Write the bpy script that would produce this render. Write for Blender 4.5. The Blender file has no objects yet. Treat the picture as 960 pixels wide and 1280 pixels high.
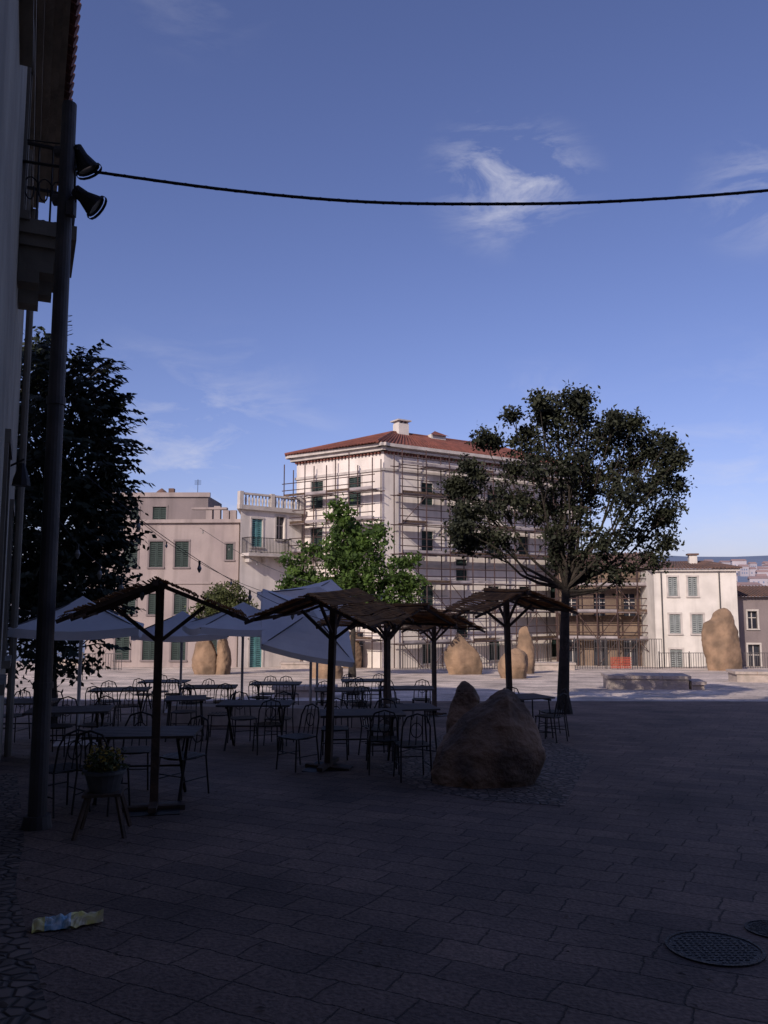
import bpy, math, random
from mathutils import Vector, Matrix, noise, Euler
random.seed(7)
scene=bpy.context.scene
EYE=1.75; SL=0.0508
def gz(y): return -SL*y
PC,PS=math.cos(math.radians(6.28)),math.sin(math.radians(6.28))
def W(px,py,d):
    u=(px-480)/1000; v=(640-py)/1000; f=PC-v*PS
    return Vector((u/f*d,d,EYE+(v*PC+PS)/f*d))
def GP(px,py):
    v=(640-py)/1000; s=(v*PC+PS)/(PC-v*PS); d=EYE/(-s-SL)
    p=W(px,py,d); p.z=gz(d); return p
def X(px,d): return (px-480)/1000*d*0.98

# ---------------- materials
def nn(nt,t,**k):
    n=nt.nodes.new(t)
    for a,b in k.items(): setattr(n,a,b)
    return n
def mat(name,c1,c2=None,scale=4,rough=.8,bump=0,bscale=None,metal=0,detail=6,trans=0,lo=.35,hi=.65,streak=0):
    m=bpy.data.materials.new(name); m.use_nodes=True; nt=m.node_tree; b=nt.nodes['Principled BSDF']
    b.inputs['Roughness'].default_value=rough; b.inputs['Metallic'].default_value=metal
    if c2 is None: c2=tuple(x*.7 for x in c1)
    tc=nn(nt,'ShaderNodeTexCoord'); nz=nn(nt,'ShaderNodeTexNoise'); nz.inputs['Scale'].default_value=scale; nz.inputs['Detail'].default_value=detail
    nt.links.new(tc.outputs['Object'],nz.inputs['Vector'])
    mr=nn(nt,'ShaderNodeMapRange'); mr.inputs[1].default_value=lo; mr.inputs[2].default_value=hi
    nt.links.new(nz.outputs['Fac'],mr.inputs[0])
    mx=nn(nt,'ShaderNodeMix',data_type='RGBA'); mx.inputs[6].default_value=(*c1,1); mx.inputs[7].default_value=(*c2,1)
    nt.links.new(mr.outputs[0],mx.inputs[0]); out=mx.outputs[2]
    if streak:
        mp=nn(nt,'ShaderNodeMapping'); mp.inputs['Scale'].default_value=(1.2,1.2,.12); nt.links.new(tc.outputs['Object'],mp.inputs[0])
        n2=nn(nt,'ShaderNodeTexNoise'); n2.inputs['Scale'].default_value=1.5; n2.inputs['Detail'].default_value=8; nt.links.new(mp.outputs[0],n2.inputs['Vector'])
        m2=nn(nt,'ShaderNodeMapRange'); m2.inputs[1].default_value=.5; m2.inputs[2].default_value=.75; m2.inputs[4].default_value=streak; nt.links.new(n2.outputs['Fac'],m2.inputs[0])
        x2=nn(nt,'ShaderNodeMix',data_type='RGBA'); nt.links.new(m2.outputs[0],x2.inputs[0]); nt.links.new(out,x2.inputs[6]); x2.inputs[7].default_value=(*[k*.4 for k in c1],1); out=x2.outputs[2]
    nt.links.new(out,b.inputs['Base Color'])
    if bump:
        n3=nn(nt,'ShaderNodeTexNoise'); n3.inputs['Scale'].default_value=bscale or scale*4; n3.inputs['Detail'].default_value=8; nt.links.new(tc.outputs['Object'],n3.inputs['Vector'])
        bp=nn(nt,'ShaderNodeBump'); bp.inputs['Strength'].default_value=bump; bp.inputs['Distance'].default_value=.05
        nt.links.new(n3.outputs['Fac'],bp.inputs['Height']); nt.links.new(bp.outputs[0],b.inputs['Normal'])
    if trans:
        tr=nn(nt,'ShaderNodeBsdfTranslucent'); nt.links.new(out,tr.inputs[0]); ms=nn(nt,'ShaderNodeMixShader'); ms.inputs[0].default_value=trans
        o=nt.nodes['Material Output']; nt.links.new(b.outputs[0],ms.inputs[1]); nt.links.new(tr.outputs[0],ms.inputs[2]); nt.links.new(ms.outputs[0],o.inputs[0])
    return m
M={}
M['white']=mat('white_plaster',(.74,.67,.61),(.60,.54,.49),.6,.9,.15,8,streak=.4)
M['white2']=mat('cream_plaster',(.68,.63,.57),(.54,.50,.45),.8,.9,.15,8,streak=.4)
M['mauve']=mat('rose_plaster',(.34,.28,.26),(.27,.22,.21),.5,.9,.15,8,streak=.5)
M['mauve2']=mat('dark_rose_plaster',(.22,.18,.175),(.17,.14,.14),.5,.9,.15,8,streak=.4)
M['ochre']=mat('ochre_stone',(.22,.155,.11),(.12,.085,.065),.9,.95,.5,5,streak=.4)
M['near']=mat('grey_cream_plaster',(.36,.33,.26),(.25,.225,.18),1.2,.9,.3,12,streak=.6)
M['cornice']=mat('cornice_plaster',(.25,.215,.17),(.16,.14,.11),2,.9,.2,streak=.5)
M['trim']=mat('trim_stone',(.52,.47,.43),(.40,.36,.33),2,.85,.1)
M['tile']=mat('roof_tile',(.20,.065,.045),(.12,.042,.03),1.5,.85,.4,6)
M['tiledark']=mat('old_roof_tile',(.17,.095,.07),(.10,.065,.055),1.5,.9,.4,6)
M['green']=mat('green_shutter',(.02,.04,.035),(.012,.027,.023),3,.7)
M['teal']=mat('teal_door',(.11,.27,.28),(.07,.19,.19),3,.6)
M['grey']=mat('grey_shutter',(.25,.27,.265),(.19,.21,.205),3,.6)
M['glass']=mat('window_glass',(.03,.035,.045),(.02,.02,.03),1,.12)
M['iron']=mat('black_iron',(.015,.013,.013),(.025,.018,.015),8,.55,metal=.4)
M['steel']=mat('rusty_scaffold_tube',(.10,.055,.045),(.05,.035,.035),3,.6,metal=.2)
M['deck']=mat('scaffold_deck',(.36,.32,.32),(.20,.17,.17),1.2,.8)
M['pole']=mat('painted_pole',(.085,.072,.066),(.045,.039,.038),3,.6,.2,metal=.1)
M['wood']=mat('weathered_wood',(.11,.065,.04),(.05,.032,.022),6,.8,.3)
M['table']=mat('grey_table_wood',(.10,.08,.068),(.06,.047,.042),5,.7,.2)
M['mat']=mat('bamboo_mat',(.56,.29,.10),(.27,.14,.055),5,.8,.2,trans=.5)
M['cloth']=mat('white_canvas',(.84,.83,.82),(.74,.73,.73),2,.9,.1,trans=.4)
M['rock']=mat('granite_boulder',(.31,.20,.125),(.15,.10,.065),1.1,.95,1,5,lo=.38,hi=.62,streak=.5)
M['rock2']=mat('brown_granite',(.33,.205,.125),(.13,.085,.058),2.2,.95,.8,14,lo=.4,hi=.6)  # tan-brown granite of the front boulders and bench joints
M['bench']=mat('bench_granite',(.46,.38,.33),(.33,.28,.24),3,.9,.4)
M['bark']=mat('bark',(.045,.034,.027),(.022,.018,.014),6,.95,.8)
def leafmat(n,a,b,t=.25): return mat(n,a,b,1.6,.75,trans=t,lo=.4,hi=.6)
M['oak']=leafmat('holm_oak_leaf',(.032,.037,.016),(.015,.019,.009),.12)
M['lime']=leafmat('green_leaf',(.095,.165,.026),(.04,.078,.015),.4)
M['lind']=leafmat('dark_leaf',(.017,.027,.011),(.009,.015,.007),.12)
M['olive']=leafmat('olive_bush_leaf',(.085,.10,.025),(.05,.06,.018),.2)
M['zinc']=mat('zinc_pot',(.12,.12,.12),(.07,.07,.07),6,.5,metal=.3)
M['flower']=mat('flower',(.48,.34,.04),(.28,.18,.03),20,.7)
M['orange']=mat('orange_barrier',(.40,.07,.035),None,3,.6)
M['manhole']=mat('cast_iron_cover',(.03,.026,.026),(.018,.016,.016),12,.6,.6,60,metal=.3)
M['yellow']=mat('yellow_wrapper',(.80,.68,.12),(.6,.5,.3),14,.35)
M['blue']=mat('blue_wrapper',(.12,.32,.45),(.66,.68,.64),22,.35)
M['cable']=mat('cable_rubber',(.012,.012,.014),None,5,.6)
M['bulb']=mat('bulb_glass',(.30,.29,.26),None,5,.2)
M['metalfence']=mat('galvanised_fence',(.11,.10,.10),None,5,.6,metal=.3)
M['hill']=mat('far_hill',(.15,.19,.28),(.11,.15,.23),.002,1)  # distance haze painted into the hill and town base colours
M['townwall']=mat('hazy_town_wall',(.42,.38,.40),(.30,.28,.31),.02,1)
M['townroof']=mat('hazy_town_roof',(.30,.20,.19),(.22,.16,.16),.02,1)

# ---------------- mesh builder
class MB:
    def __init__(s): s.v=[]; s.f=[]; s.smooth=False
    def quad(s,*p):
        n=len(s.v); s.v+= [tuple(q) for q in p]; s.f.append(tuple(range(n,n+len(p))))
    def box8(s,c):
        n=len(s.v); s.v+=[tuple(q) for q in c]
        for f in((0,3,2,1),(4,5,6,7),(0,1,5,4),(1,2,6,5),(2,3,7,6),(3,0,4,7)): s.f.append(tuple(n+i for i in f))
    def box(s,x0,x1,y0,y1,z0,z1,mx=None):
        c=[Vector(p) for p in((x0,y0,z0),(x1,y0,z0),(x1,y1,z0),(x0,y1,z0),(x0,y0,z1),(x1,y0,z1),(x1,y1,z1),(x0,y1,z1))]
        if mx is not None: c=[mx@p for p in c]
        s.box8(c)
    def bar(s,a,b,w,h=None):
        a=Vector(a);b=Vector(b);h=h or w; d=(b-a)
        if d.length<1e-6:return
        d.normalize(); up=Vector((0,0,1)) if abs(d.z)<.95 else Vector((0,1,0))
        x=d.cross(up).normalized()*w/2; y=x.cross(d).normalized()*h/2
        s.box8([a-x-y,a+x-y,a+x+y,a-x+y,b-x-y,b+x-y,b+x+y,b-x+y])
    def tube(s,a,b,r0,r1=None,n=6,cap=True):
        a=Vector(a);b=Vector(b);r1=r0 if r1 is None else r1; d=b-a
        if d.length<1e-6:return
        d.normalize(); up=Vector((0,0,1)) if abs(d.z)<.95 else Vector((0,1,0))
        x=d.cross(up).normalized(); y=x.cross(d)
        k=len(s.v)
        for c,r in((a,r0),(b,r1)):
            for i in range(n):
                t=2*math.pi*i/n; s.v.append(tuple(c+x*math.cos(t)*r+y*math.sin(t)*r))
        for i in range(n): j=(i+1)%n; s.f.append((k+i,k+j,k+n+j,k+n+i))
        if cap: s.f.append(tuple(k+i for i in range(n))[::-1]); s.f.append(tuple(k+n+i for i in range(n)))
    def path(s,pts,r0,r1=None,n=6):
        r1=r0 if r1 is None else r1; m=len(pts)-1
        for i in range(m): s.tube(pts[i],pts[i+1],r0+(r1-r0)*i/m,r0+(r1-r0)*(i+1)/m,n)
    def mesh(s,name,m):
        me=bpy.data.meshes.new(name); me.from_pydata(s.v,[],s.f); me.materials.append(m); me.update()
        if s.smooth:
            for p in me.polygons: p.use_smooth=True
        return me
class Grp:
    def __init__(s,name,loc=(0,0,0),rz=0): s.name=name; s.loc=Vector(loc); s.rz=rz; s.p={}
    def part(s,n,m):
        if n not in s.p: s.p[n]=(MB(),M[m] if isinstance(m,str) else m)
        return s.p[n][0]
    def done(s):
        its=[(k,v) for k,v in s.p.items() if v[0].v]
        s.meshes=[(k,v[0].mesh(s.name+'_'+k,v[1])) for k,v in its]
        return s.inst(s.loc,s.rz)
    def inst(s,loc,rz=0,sc=1,rot=None):
        if len(s.meshes)==1:
            o=bpy.data.objects.new(s.name,s.meshes[0][1]); scene.collection.objects.link(o); root=o
        else:
            root=bpy.data.objects.new(s.name,None); scene.collection.objects.link(root)
            for k,me in s.meshes:
                o=bpy.data.objects.new(k,me); scene.collection.objects.link(o); o.parent=root
        root.location=loc; root.rotation_euler=rot or (0,0,rz); root.scale=(sc,)*3
        return root

# ---------------- ground
def smooth(t): t=max(0,min(1,t)); return t*t*(3-2*t)
def th(x,y):
    if y<74: return gz(y)-.06
    z=gz(74)-.06-22*smooth((y-74)/120)
    z+= (62)*smooth((y-280)/720)
    z+= 235*smooth((y-1600)/2800)*(0.85+.35*noise.noise(Vector((x/700,y/900,0))))
    if y>200: z+=6*smooth((y-200)/200)*noise.noise(Vector((x/120,y/120,3)))
    return z
ys=[-200,-60,-20,0,20,40,60,74,80,90,105,125,150,180,210,240,280,320,360,400,450,500,560,620,700,800,900,1050,1200,1400,1600,1900,2200,2600,3000,3500,4000,4500,5200,6500]
xs=[]
for i in range(-40,41): xs.append(math.copysign((abs(i)/40)**1.8*4500,i))
mb=MB(); 
for y in ys:
    for x in xs: mb.v.append((x,y,th(x,y)))
n=len(xs)
for j in range(len(ys)-1):
    for i in range(n-1): mb.f.append((j*n+i,j*n+i+1,(j+1)*n+i+1,(j+1)*n+i))
mb.smooth=True
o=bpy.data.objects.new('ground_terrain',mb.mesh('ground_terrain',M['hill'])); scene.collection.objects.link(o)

def paving_mat(name,ca,cb,cm_,bw=.46,rh=.27):
    m=bpy.data.materials.new(name); m.use_nodes=True; nt=m.node_tree; b=nt.nodes['Principled BSDF']; b.inputs['Roughness'].default_value=.85
    L=nt.links.new
    tc=nn(nt,'ShaderNodeTexCoord')
    nd=nn(nt,'ShaderNodeTexNoise'); nd.inputs['Scale'].default_value=1.3; nd.inputs['Detail'].default_value=7; nd.inputs['Roughness'].default_value=.7; L(tc.outputs['Object'],nd.inputs['Vector'])
    sub=nn(nt,'ShaderNodeVectorMath',operation='SUBTRACT'); L(nd.outputs['Color'],sub.inputs[0]); sub.inputs[1].default_value=(.5,.5,.5)
    sc=nn(nt,'ShaderNodeVectorMath',operation='SCALE'); L(sub.outputs[0],sc.inputs[0]); sc.inputs['Scale'].default_value=.17
    ad=nn(nt,'ShaderNodeVectorMath',operation='ADD'); L(tc.outputs['Object'],ad.inputs[0]); L(sc.outputs[0],ad.inputs[1])
    mp=nn(nt,'ShaderNodeMapping'); mp.inputs['Rotation'].default_value=(0,0,math.radians(28)); L(ad.outputs[0],mp.inputs[0])
    br=nn(nt,'ShaderNodeTexBrick'); L(mp.outputs[0],br.inputs['Vector'])
    br.inputs['Scale'].default_value=1; br.inputs['Brick Width'].default_value=bw; br.inputs['Row Height'].default_value=rh; br.inputs['Mortar Size'].default_value=.008; br.inputs['Mortar Smooth'].default_value=.9
    br.inputs['Color1'].default_value=(*ca,1); br.inputs['Color2'].default_value=(*cb,1); br.inputs['Mortar'].default_value=(*cm_,1); br.inputs['Bias'].default_value=-.1
    br.offset=.43; br.squash=1.35; br.squash_frequency=3
    n2=nn(nt,'ShaderNodeTexNoise'); n2.inputs['Scale'].default_value=.55; n2.inputs['Detail'].default_value=9; n2.inputs['Roughness'].default_value=.65; L(tc.outputs['Object'],n2.inputs['Vector'])
    r=nn(nt,'ShaderNodeMapRange'); r.inputs[1].default_value=.3; r.inputs[2].default_value=.7; r.inputs[3].default_value=.45; r.inputs[4].default_value=1.5; L(n2.outputs['Fac'],r.inputs[0])
    n3=nn(nt,'ShaderNodeTexNoise'); n3.inputs['Scale'].default_value=38; n3.inputs['Detail'].default_value=7; L(tc.outputs['Object'],n3.inputs['Vector'])
    r3=nn(nt,'ShaderNodeMapRange'); r3.inputs[1].default_value=.3; r3.inputs[2].default_value=.7; r3.inputs[3].default_value=.6; r3.inputs[4].default_value=1.4; L(n3.outputs['Fac'],r3.inputs[0])
    mu=nn(nt,'ShaderNodeMath',operation='MULTIPLY'); L(r.outputs[0],mu.inputs[0]); L(r3.outputs[0],mu.inputs[1])
    vm=nn(nt,'ShaderNodeVectorMath',operation='SCALE'); L(br.outputs['Color'],vm.inputs[0]); L(mu.outputs[0],vm.inputs['Scale'])
    L(vm.outputs[0],b.inputs['Base Color'])
    inv=nn(nt,'ShaderNodeMath',operation='SUBTRACT'); inv.inputs[0].default_value=1; L(br.outputs['Fac'],inv.inputs[1])
    a2=nn(nt,'ShaderNodeMath',operation='MULTIPLY_ADD'); L(n3.outputs['Fac'],a2.inputs[0]); a2.inputs[1].default_value=.6; L(inv.outputs[0],a2.inputs[2])
    bp=nn(nt,'ShaderNodeBump'); bp.inputs['Strength'].default_value=1; bp.inputs['Distance'].default_value=.02; L(a2.outputs[0],bp.inputs['Height']); L(bp.outputs[0],b.inputs['Normal'])
    return m
def cobble_mat():
    m=bpy.data.materials.new('cobbles'); m.use_nodes=True; nt=m.node_tree; b=nt.nodes['Principled BSDF']; b.inputs['Roughness'].default_value=.8; L=nt.links.new
    tc=nn(nt,'ShaderNodeTexCoord'); v=nn(nt,'ShaderNodeTexVoronoi',feature='DISTANCE_TO_EDGE'); v.inputs['Scale'].default_value=10; L(tc.outputs['Object'],v.inputs['Vector'])
    v2=nn(nt,'ShaderNodeTexVoronoi'); v2.inputs['Scale'].default_value=10; L(tc.outputs['Object'],v2.inputs['Vector'])
    r=nn(nt,'ShaderNodeMapRange'); r.inputs[1].default_value=.02; r.inputs[2].default_value=.16; L(v.outputs[0],r.inputs[0])
    hs=nn(nt,'ShaderNodeMapRange'); hs.inputs[3].default_value=.08; hs.inputs[4].default_value=.24; L(v2.outputs['Color'],hs.inputs[0])
    cb=nn(nt,'ShaderNodeCombineColor'); L(hs.outputs[0],cb.inputs[0])
    m1=nn(nt,'ShaderNodeMath',operation='MULTIPLY'); m1.inputs[1].default_value=.70; L(hs.outputs[0],m1.inputs[0]); L(m1.outputs[0],cb.inputs[1])
    m2=nn(nt,'ShaderNodeMath',operation='MULTIPLY'); m2.inputs[1].default_value=.52; L(hs.outputs[0],m2.inputs[0]); L(m2.outputs[0],cb.inputs[2])
    mx=nn(nt,'ShaderNodeMix',data_type='RGBA'); mx.inputs[6].default_value=(.05,.037,.03,1); L(cb.outputs[0],mx.inputs[7]); L(r.outputs[0],mx.inputs[0]); L(mx.outputs[2],b.inputs['Base Color'])
    bp=nn(nt,'ShaderNodeBump'); bp.inputs['Distance'].default_value=.03; L(r.outputs[0],bp.inputs['Height']); L(bp.outputs[0],b.inputs['Normal'])
    return m
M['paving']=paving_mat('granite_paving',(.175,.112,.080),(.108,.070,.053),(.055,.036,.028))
M['pale']=paving_mat('pale_granite_paving',(.60,.50,.42),(.48,.40,.34),(.26,.21,.18),.6,.4)  # lighter copy of the granite, sunlight on the far plaza painted in
M['cobble']=cobble_mat()
def sheet(name,pts,m,lift):
    mb=MB(); mb.quad(*[(x,y,gz(y)+lift) for x,y in pts]); o=bpy.data.objects.new(name,mb.mesh(name,M[m])); scene.collection.objects.link(o); return o
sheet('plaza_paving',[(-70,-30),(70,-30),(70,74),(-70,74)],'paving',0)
sheet('pale_plaza_paving',[(-60,25.5),(60,23),(60,73),(-60,73)],'pale',.004)  # painted sunlit tone over the same plaza, beyond the shadow edge
pp=[GP(470,960),GP(520,985),GP(600,1000),GP(705,1008),GP(740,945),GP(690,925),GP(560,915)]
sheet('cobble_patch',[(p.x,p.y) for p in pp],'cobble',.004)
sheet('cobble_strip',[(-1.15,1.2),(-1.25,3.4),(-2.65,6.0),(-3.2,7.4),(-4.9,11),(-7,11),(-3.5,3),(-1.9,1.2)],'cobble',.004)

# ---------------- walls with openings
def frame(p0,p1):
    p0=Vector((p0[0],p0[1]));p1=Vector((p1[0],p1[1])); d=(p1-p0); Ln=d.length; d.normalize(); nrm=Vector((d.y,-d.x))
    def F(x,z,o=0): q=p0+d*x+nrm*o; return Vector((q.x,q.y,z))
    return F,Ln
def fbox(mb,F,x0,x1,z0,z1,o0,o1):
    mb.box8([F(x0,z0,o1),F(x1,z0,o1),F(x1,z0,o0),F(x0,z0,o0),F(x0,z1,o1),F(x1,z1,o1),F(x1,z1,o0),F(x0,z1,o0)])
def wall(g,p0,p1,z0,z1,ops=(),wm='white',sh='green',trim='trim',dep=.22):
    F,Ln=frame(p0,p1); w=g.part('walls_'+wm,wm)
    xs=sorted({0,Ln,*[o[0] for o in ops],*[o[1] for o in ops]}); zs=sorted({z0,z1,*[o[2] for o in ops],*[o[3] for o in ops]})
    for i in range(len(xs)-1):
        for j in range(len(zs)-1):
            cx=(xs[i]+xs[i+1])/2; cz=(zs[j]+zs[j+1])/2
            if any(o[0]<cx<o[1] and o[2]<cz<o[3] for o in ops): continue
            w.quad(F(xs[i],zs[j]),F(xs[i+1],zs[j]),F(xs[i+1],zs[j+1]),F(xs[i],zs[j+1]))
    for o in ops:
        x0,x1,a,b=o[:4]; kind=o[4] if len(o)>4 else 'shut'
        w.quad(F(x0,a),F(x0,b),F(x0,b,-dep),F(x0,a,-dep)); w.quad(F(x1,a),F(x1,a,-dep),F(x1,b,-dep),F(x1,b))
        w.quad(F(x0,b),F(x1,b),F(x1,b,-dep),F(x0,b,-dep)); w.quad(F(x0,a),F(x0,a,-dep),F(x1,a,-dep),F(x1,a))
        gl=g.part('glass','glass'); gl.quad(F(x0,a,-dep),F(x1,a,-dep),F(x1,b,-dep),F(x0,b,-dep))
        t=g.part('window_trim',trim)
        fbox(t,F,x0-.14,x1+.14,a-.10,a-.002,-.02,.10)
        if kind!='plain':
            fbox(t,F,x0-.12,x0-.002,a,b,-.02,.035); fbox(t,F,x1+.002,x1+.12,a,b,-.02,.035); fbox(t,F,x0-.12,x1+.12,b+.002,b+.13,-.02,.05)
        if kind=='shut':
            s=g.part('shutters_'+sh,sh); mid=(x0+x1)/2
            for u0,u1 in((x0+.01,mid-.01),(mid+.01,x1-.01)):
                fbox(s,F,u0,u0+.07,a+.01,b-.01,-.12,-.05); fbox(s,F,u1-.07,u1,a+.01,b-.01,-.12,-.05)
                nl=int((b-a)/.14)
                for k in range(nl):
                    z=a+.02+k*(b-a-.04)/nl; fbox(s,F,u0+.07,u1-.07,z,z+.10,-.11,-.07)
        elif kind in('glass','plain'):
            fr=g.part('window_frames','trim'); m=(x0+x1)/2
            fbox(fr,F,m-.03,m+.03,a,b,-dep+.002,-dep+.05); fbox(fr,F,x0,x1,a+(b-a)*.6,a+(b-a)*.6+.05,-dep+.002,-dep+.04)
    return F,Ln
def band(g,p0,p1,z0,z1,out,m='trim',part='cornice'):
    F,Ln=frame(p0,p1); fbox(g.part(part,m),F,-out,Ln+out,z0,z1,-.1,out)
def lid(g,poly,z,m='trim',part='roof_slab'):
    g.part(part,m).quad(*[(p[0],p[1],z) for p in poly])
def railing(mb,F,x0,x1,z,o,h=1.0,st=.14,r=.012):
    mb.bar(F(x0,z+h,o),F(x1,z+h,o),.05,.04); mb.bar(F(x0,z+.08,o),F(x1,z+.08,o),.03)
    n=max(2,int((x1-x0)/st))
    for i in range(n+1):
        x=x0+(x1-x0)*i/n; mb.tube(F(x,z,o),F(x,z+h,o),r,n=4)

def scaffold(p0,p1,z0,z1,off=(.35,1.35),step=1.9,lift=2.0,name='scaffolding',seed=1,r=.042):
    g=Grp(name); F,Ln=frame(p0,p1); t=g.part('tubes','steel'); d=g.part('decks','deck'); b=g.part('toe_boards','wood'); rr=random.Random(seed)
    n=int(round(Ln/step)); lv=[]; z=z0+2.1
    while z<z1-.3: lv.append(z); z+=lift
    for i in range(n+1):
        x=Ln*i/n
        for o in off: t.tube(F(x,z0,o),F(x,z1+rr.uniform(-.2,.7),o),r,n=5)
        for z in lv: t.tube(F(x,z-.06,off[0]-.1),F(x,z-.06,off[1]+.1),.025,n=4)
    for z in lv:
        for o in off: t.tube(F(-.3,z-.02,o),F(Ln+.3,z-.02,o),r*.8,n=5)
        for h in(.5,1.0): t.tube(F(-.2,z+h,off[1]),F(Ln+.2,z+h,off[1]),r*.75,n=4)
        for i in range(n):
            if rr.random()<.88: fbox(d,F,Ln*i/n+.04,Ln*(i+1)/n-.04,z+.02,z+.07,off[0]+.05,off[1]-.05)
            if rr.random()<.8: fbox(b if rr.random()<.5 else d,F,Ln*i/n+.04,Ln*(i+1)/n-.04,z+.071,z+.24,off[1]-.04,off[1]-.01)
            if rr.random()<.45:
                s=rr.random()<.5; t.tube(F(Ln*(i+(0 if s else 1))/n,z-lift,off[1]+.04),F(Ln*(i+(1 if s else 0))/n,z,off[1]+.04),.03,n=4)
    return g.done()

# ---- big scaffolded palazzo
C=Vector((0,54)); dl=Vector((-.818,.576)); dr=Vector((.842,.540))
Lp=C+dl*7.9; Rp=C+dr*18.5; Bp=Lp+dr*18.5
zb=-3.4; ze=EYE+10.4
g=Grp('scaffolded_palazzo')
opsL=[]
for zc in(8.3,4.9,1.5):
    for xc in(2.0,5.4): opsL.append((xc-.55,xc+.55,zc,zc+2.0))
opsL+=[(1.3,2.7,-2.8,-.4,'glass'),(4.8,6.2,-2.8,-.4,'glass')]
wall(g,Lp,C,zb,ze,opsL,'white')
opsR=[]
for xc,zz in((3.6,(8.4,5.0,1.2,-2.6)),(6.6,(8.4,3.1,-.9)),(9.6,(8.4,5.0,1.2,-2.6)),(12.6,(8.4,5.0,1.2)),(15.8,(8.4,5.0,1.2,-2.6))):
    for z in zz: opsR.append((xc-.5,xc+.5,z,z+1.55))
wall(g,C,Rp,zb,ze,opsR,'white')
wall(g,Rp,Bp,zb,ze,[],'white'); wall(g,Bp,Lp,zb,ze,[],'white')
for a,b in((Lp,C),(C,Rp),(Bp,Lp)):
    band(g,a,b,ze-.25,ze+.0,.35); band(g,a,b,ze+.001,ze+.22,.6); band(g,a,b,ze-1.6,ze-1.42,.10); band(g,a,b,4.0,4.2,.1)
for a,b in((C,Rp),(Lp,C)):
    F,Ln=frame(a,b); t=g.part('brick_dentils','tile')
    for i in range(int(Ln/.3)): fbox(t,F,i*.3,i*.3+.14,ze-.42,ze-.26,-.02,.20)
cen=(Lp+Rp)/2; oh=.75
def outp(p): return p+(p-cen).normalized()*oh*1.2
e=[outp(Lp),outp(C),outp(Rp),outp(Bp)]
r1=(Lp+C)/2+dr*4.6; r2=(Rp+Bp)/2-dr*4.6; zr=ze+2.0; zE=ze+.23
V3=lambda p,z:Vector((p[0],p[1],z))
rf=g.part('roof','tile')
rf.quad(V3(e[0],zE),V3(e[1],zE),V3(r1,zr)); rf.quad(V3(e[1],zE),V3(e[2],zE),V3(r2,zr),V3(r1,zr)); rf.quad(V3(e[2],zE),V3(e[3],zE),V3(r2,zr)); rf.quad(V3(e[3],zE),V3(e[0],zE),V3(r1,zr),V3(r2,zr))
rb=g.part('roof_ribs','tile')
def ribs(a,b,ta,tb,n):
    for i in range(n+1):
        k=i/n; p=a.lerp(b,k); q=ta.lerp(tb,k)
        if (ta-tb).length<.1:
            m=1-abs(2*k-1); mid=a.lerp(b,.5); q=p.lerp(p+(ta-mid),m)
        rb.tube(p+Vector((0,0,.03)),q+Vector((0,0,.03)),.07,n=5)
ribs(V3(e[0],zE),V3(e[1],zE),V3(r1,zr),V3(r1,zr),30); ribs(V3(e[1],zE),V3(e[2],zE),V3(r1,zr),V3(r2,zr),64)
for a,b in((e[0],r1),(e[1],r1),(e[2],r2)): rb.tube(V3(a,zE+.05),V3(b,zr+.05),.13,n=6)
rb.tube(V3(r1,zr+.05),V3(r2,zr+.05),.13,n=6)
F,Ln=frame(r1,r2); ch=g.part('chimneys','white2')
fbox(ch,F,.3,1.2,zr-.8,zr+.75,-.4,.4); fbox(g.part('chimney_caps','trim'),F,.15,1.35,zr+.92,zr+1.02,-.55,.55)
for k in(.33,.7,1.05): fbox(ch,F,k,k+.12,zr+.75,zr+.92,-.35,.35)
fbox(ch,F,3.2,4.6,zr-.8,zr+.2,-.3,.5); g.part('roof','tile').quad(F(3,zr+.15,.7),F(4.8,zr+.15,.7),F(3.9,zr+.6,0)); 
g.done()
scaffold(Lp,C,gz(55)-.2,ze-.9,seed=3); scaffold(C+dr*.6,Rp,gz(58)-.3,ze-.8,seed=5)

# ---- white terrace house
def zr_(py,d=56): return W(0,py,d)[2]
g=Grp('white_terrace_house')
a=Vector((X(298,54.5)-.1,54.5)); b=Vector((X(369,57)+.2,57.8)); zt=W(0,632,55)[2]
wall(g,a,b,-3.6,zt,[(.9,1.75,zr_(683,55),zr_(648,55),'shut'),(2.9,3.6,zr_(672,55),zr_(643,55),'glass'),(.9,1.9,-3,-.6,'shut'),(2.7,3.5,-1.4,.2,'shut')],'white','teal')
wall(g,a+Vector((-.8,7)),a,-3.6,zt,[(2.5,3.4,2.6,4.6,'shut')],'white','teal'); wall(g,b,b+Vector((0,6)),-3.6,zt,[],'white')
lid(g,[a,b,b+Vector((0,6)),a+Vector((-.8,7))],zt-.05)
band(g,a,b,zt-.3,zt,.25); band(g,a+Vector((-.8,7)),a,zt-.3,zt-.002,.248)
F,Ln=frame(a,b); bl=g.part('balustrade','trim')
fbox(bl,F,0,Ln,zt+.75,zt+.88,-.2,.1)
x=.15
while x<Ln:
    bl.tube(F(x,zt,-.05),F(x,zt+.38,-.05),.05,.09,n=7); bl.tube(F(x,zt+.38,-.05),F(x,zt+.75,-.05),.09,.045,n=7); x+=.27
for x in(0,Ln*.5,Ln): fbox(bl,F,x-.15,x+.15,zt,zt+.95,-.22,.13)
zbk=zr_(692,55)
fbox(g.part('balcony_slab','trim'),F,.1,3.6,zbk-.2,zbk,0.01,1.0)
ri=g.part('balcony_rail','iron'); railing(ri,F,.15,3.55,zbk,.95,1.05,.12,.015)
for x in(.15,3.55):
    ri.bar(F(x,zbk+1.05,0),F(x,zbk+1.05,.95),.05)
    for k in range(7): ri.tube(F(x,zbk,.13*k),F(x,zbk+1.05,.13*k),.015,n=4)
for x in(.5,1.8,3.1): fbox(g.part('balcony_slab','trim'),F,x-.1,x+.1,zbk-.6,zbk-.201,.01,.55)
g.done()

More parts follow.
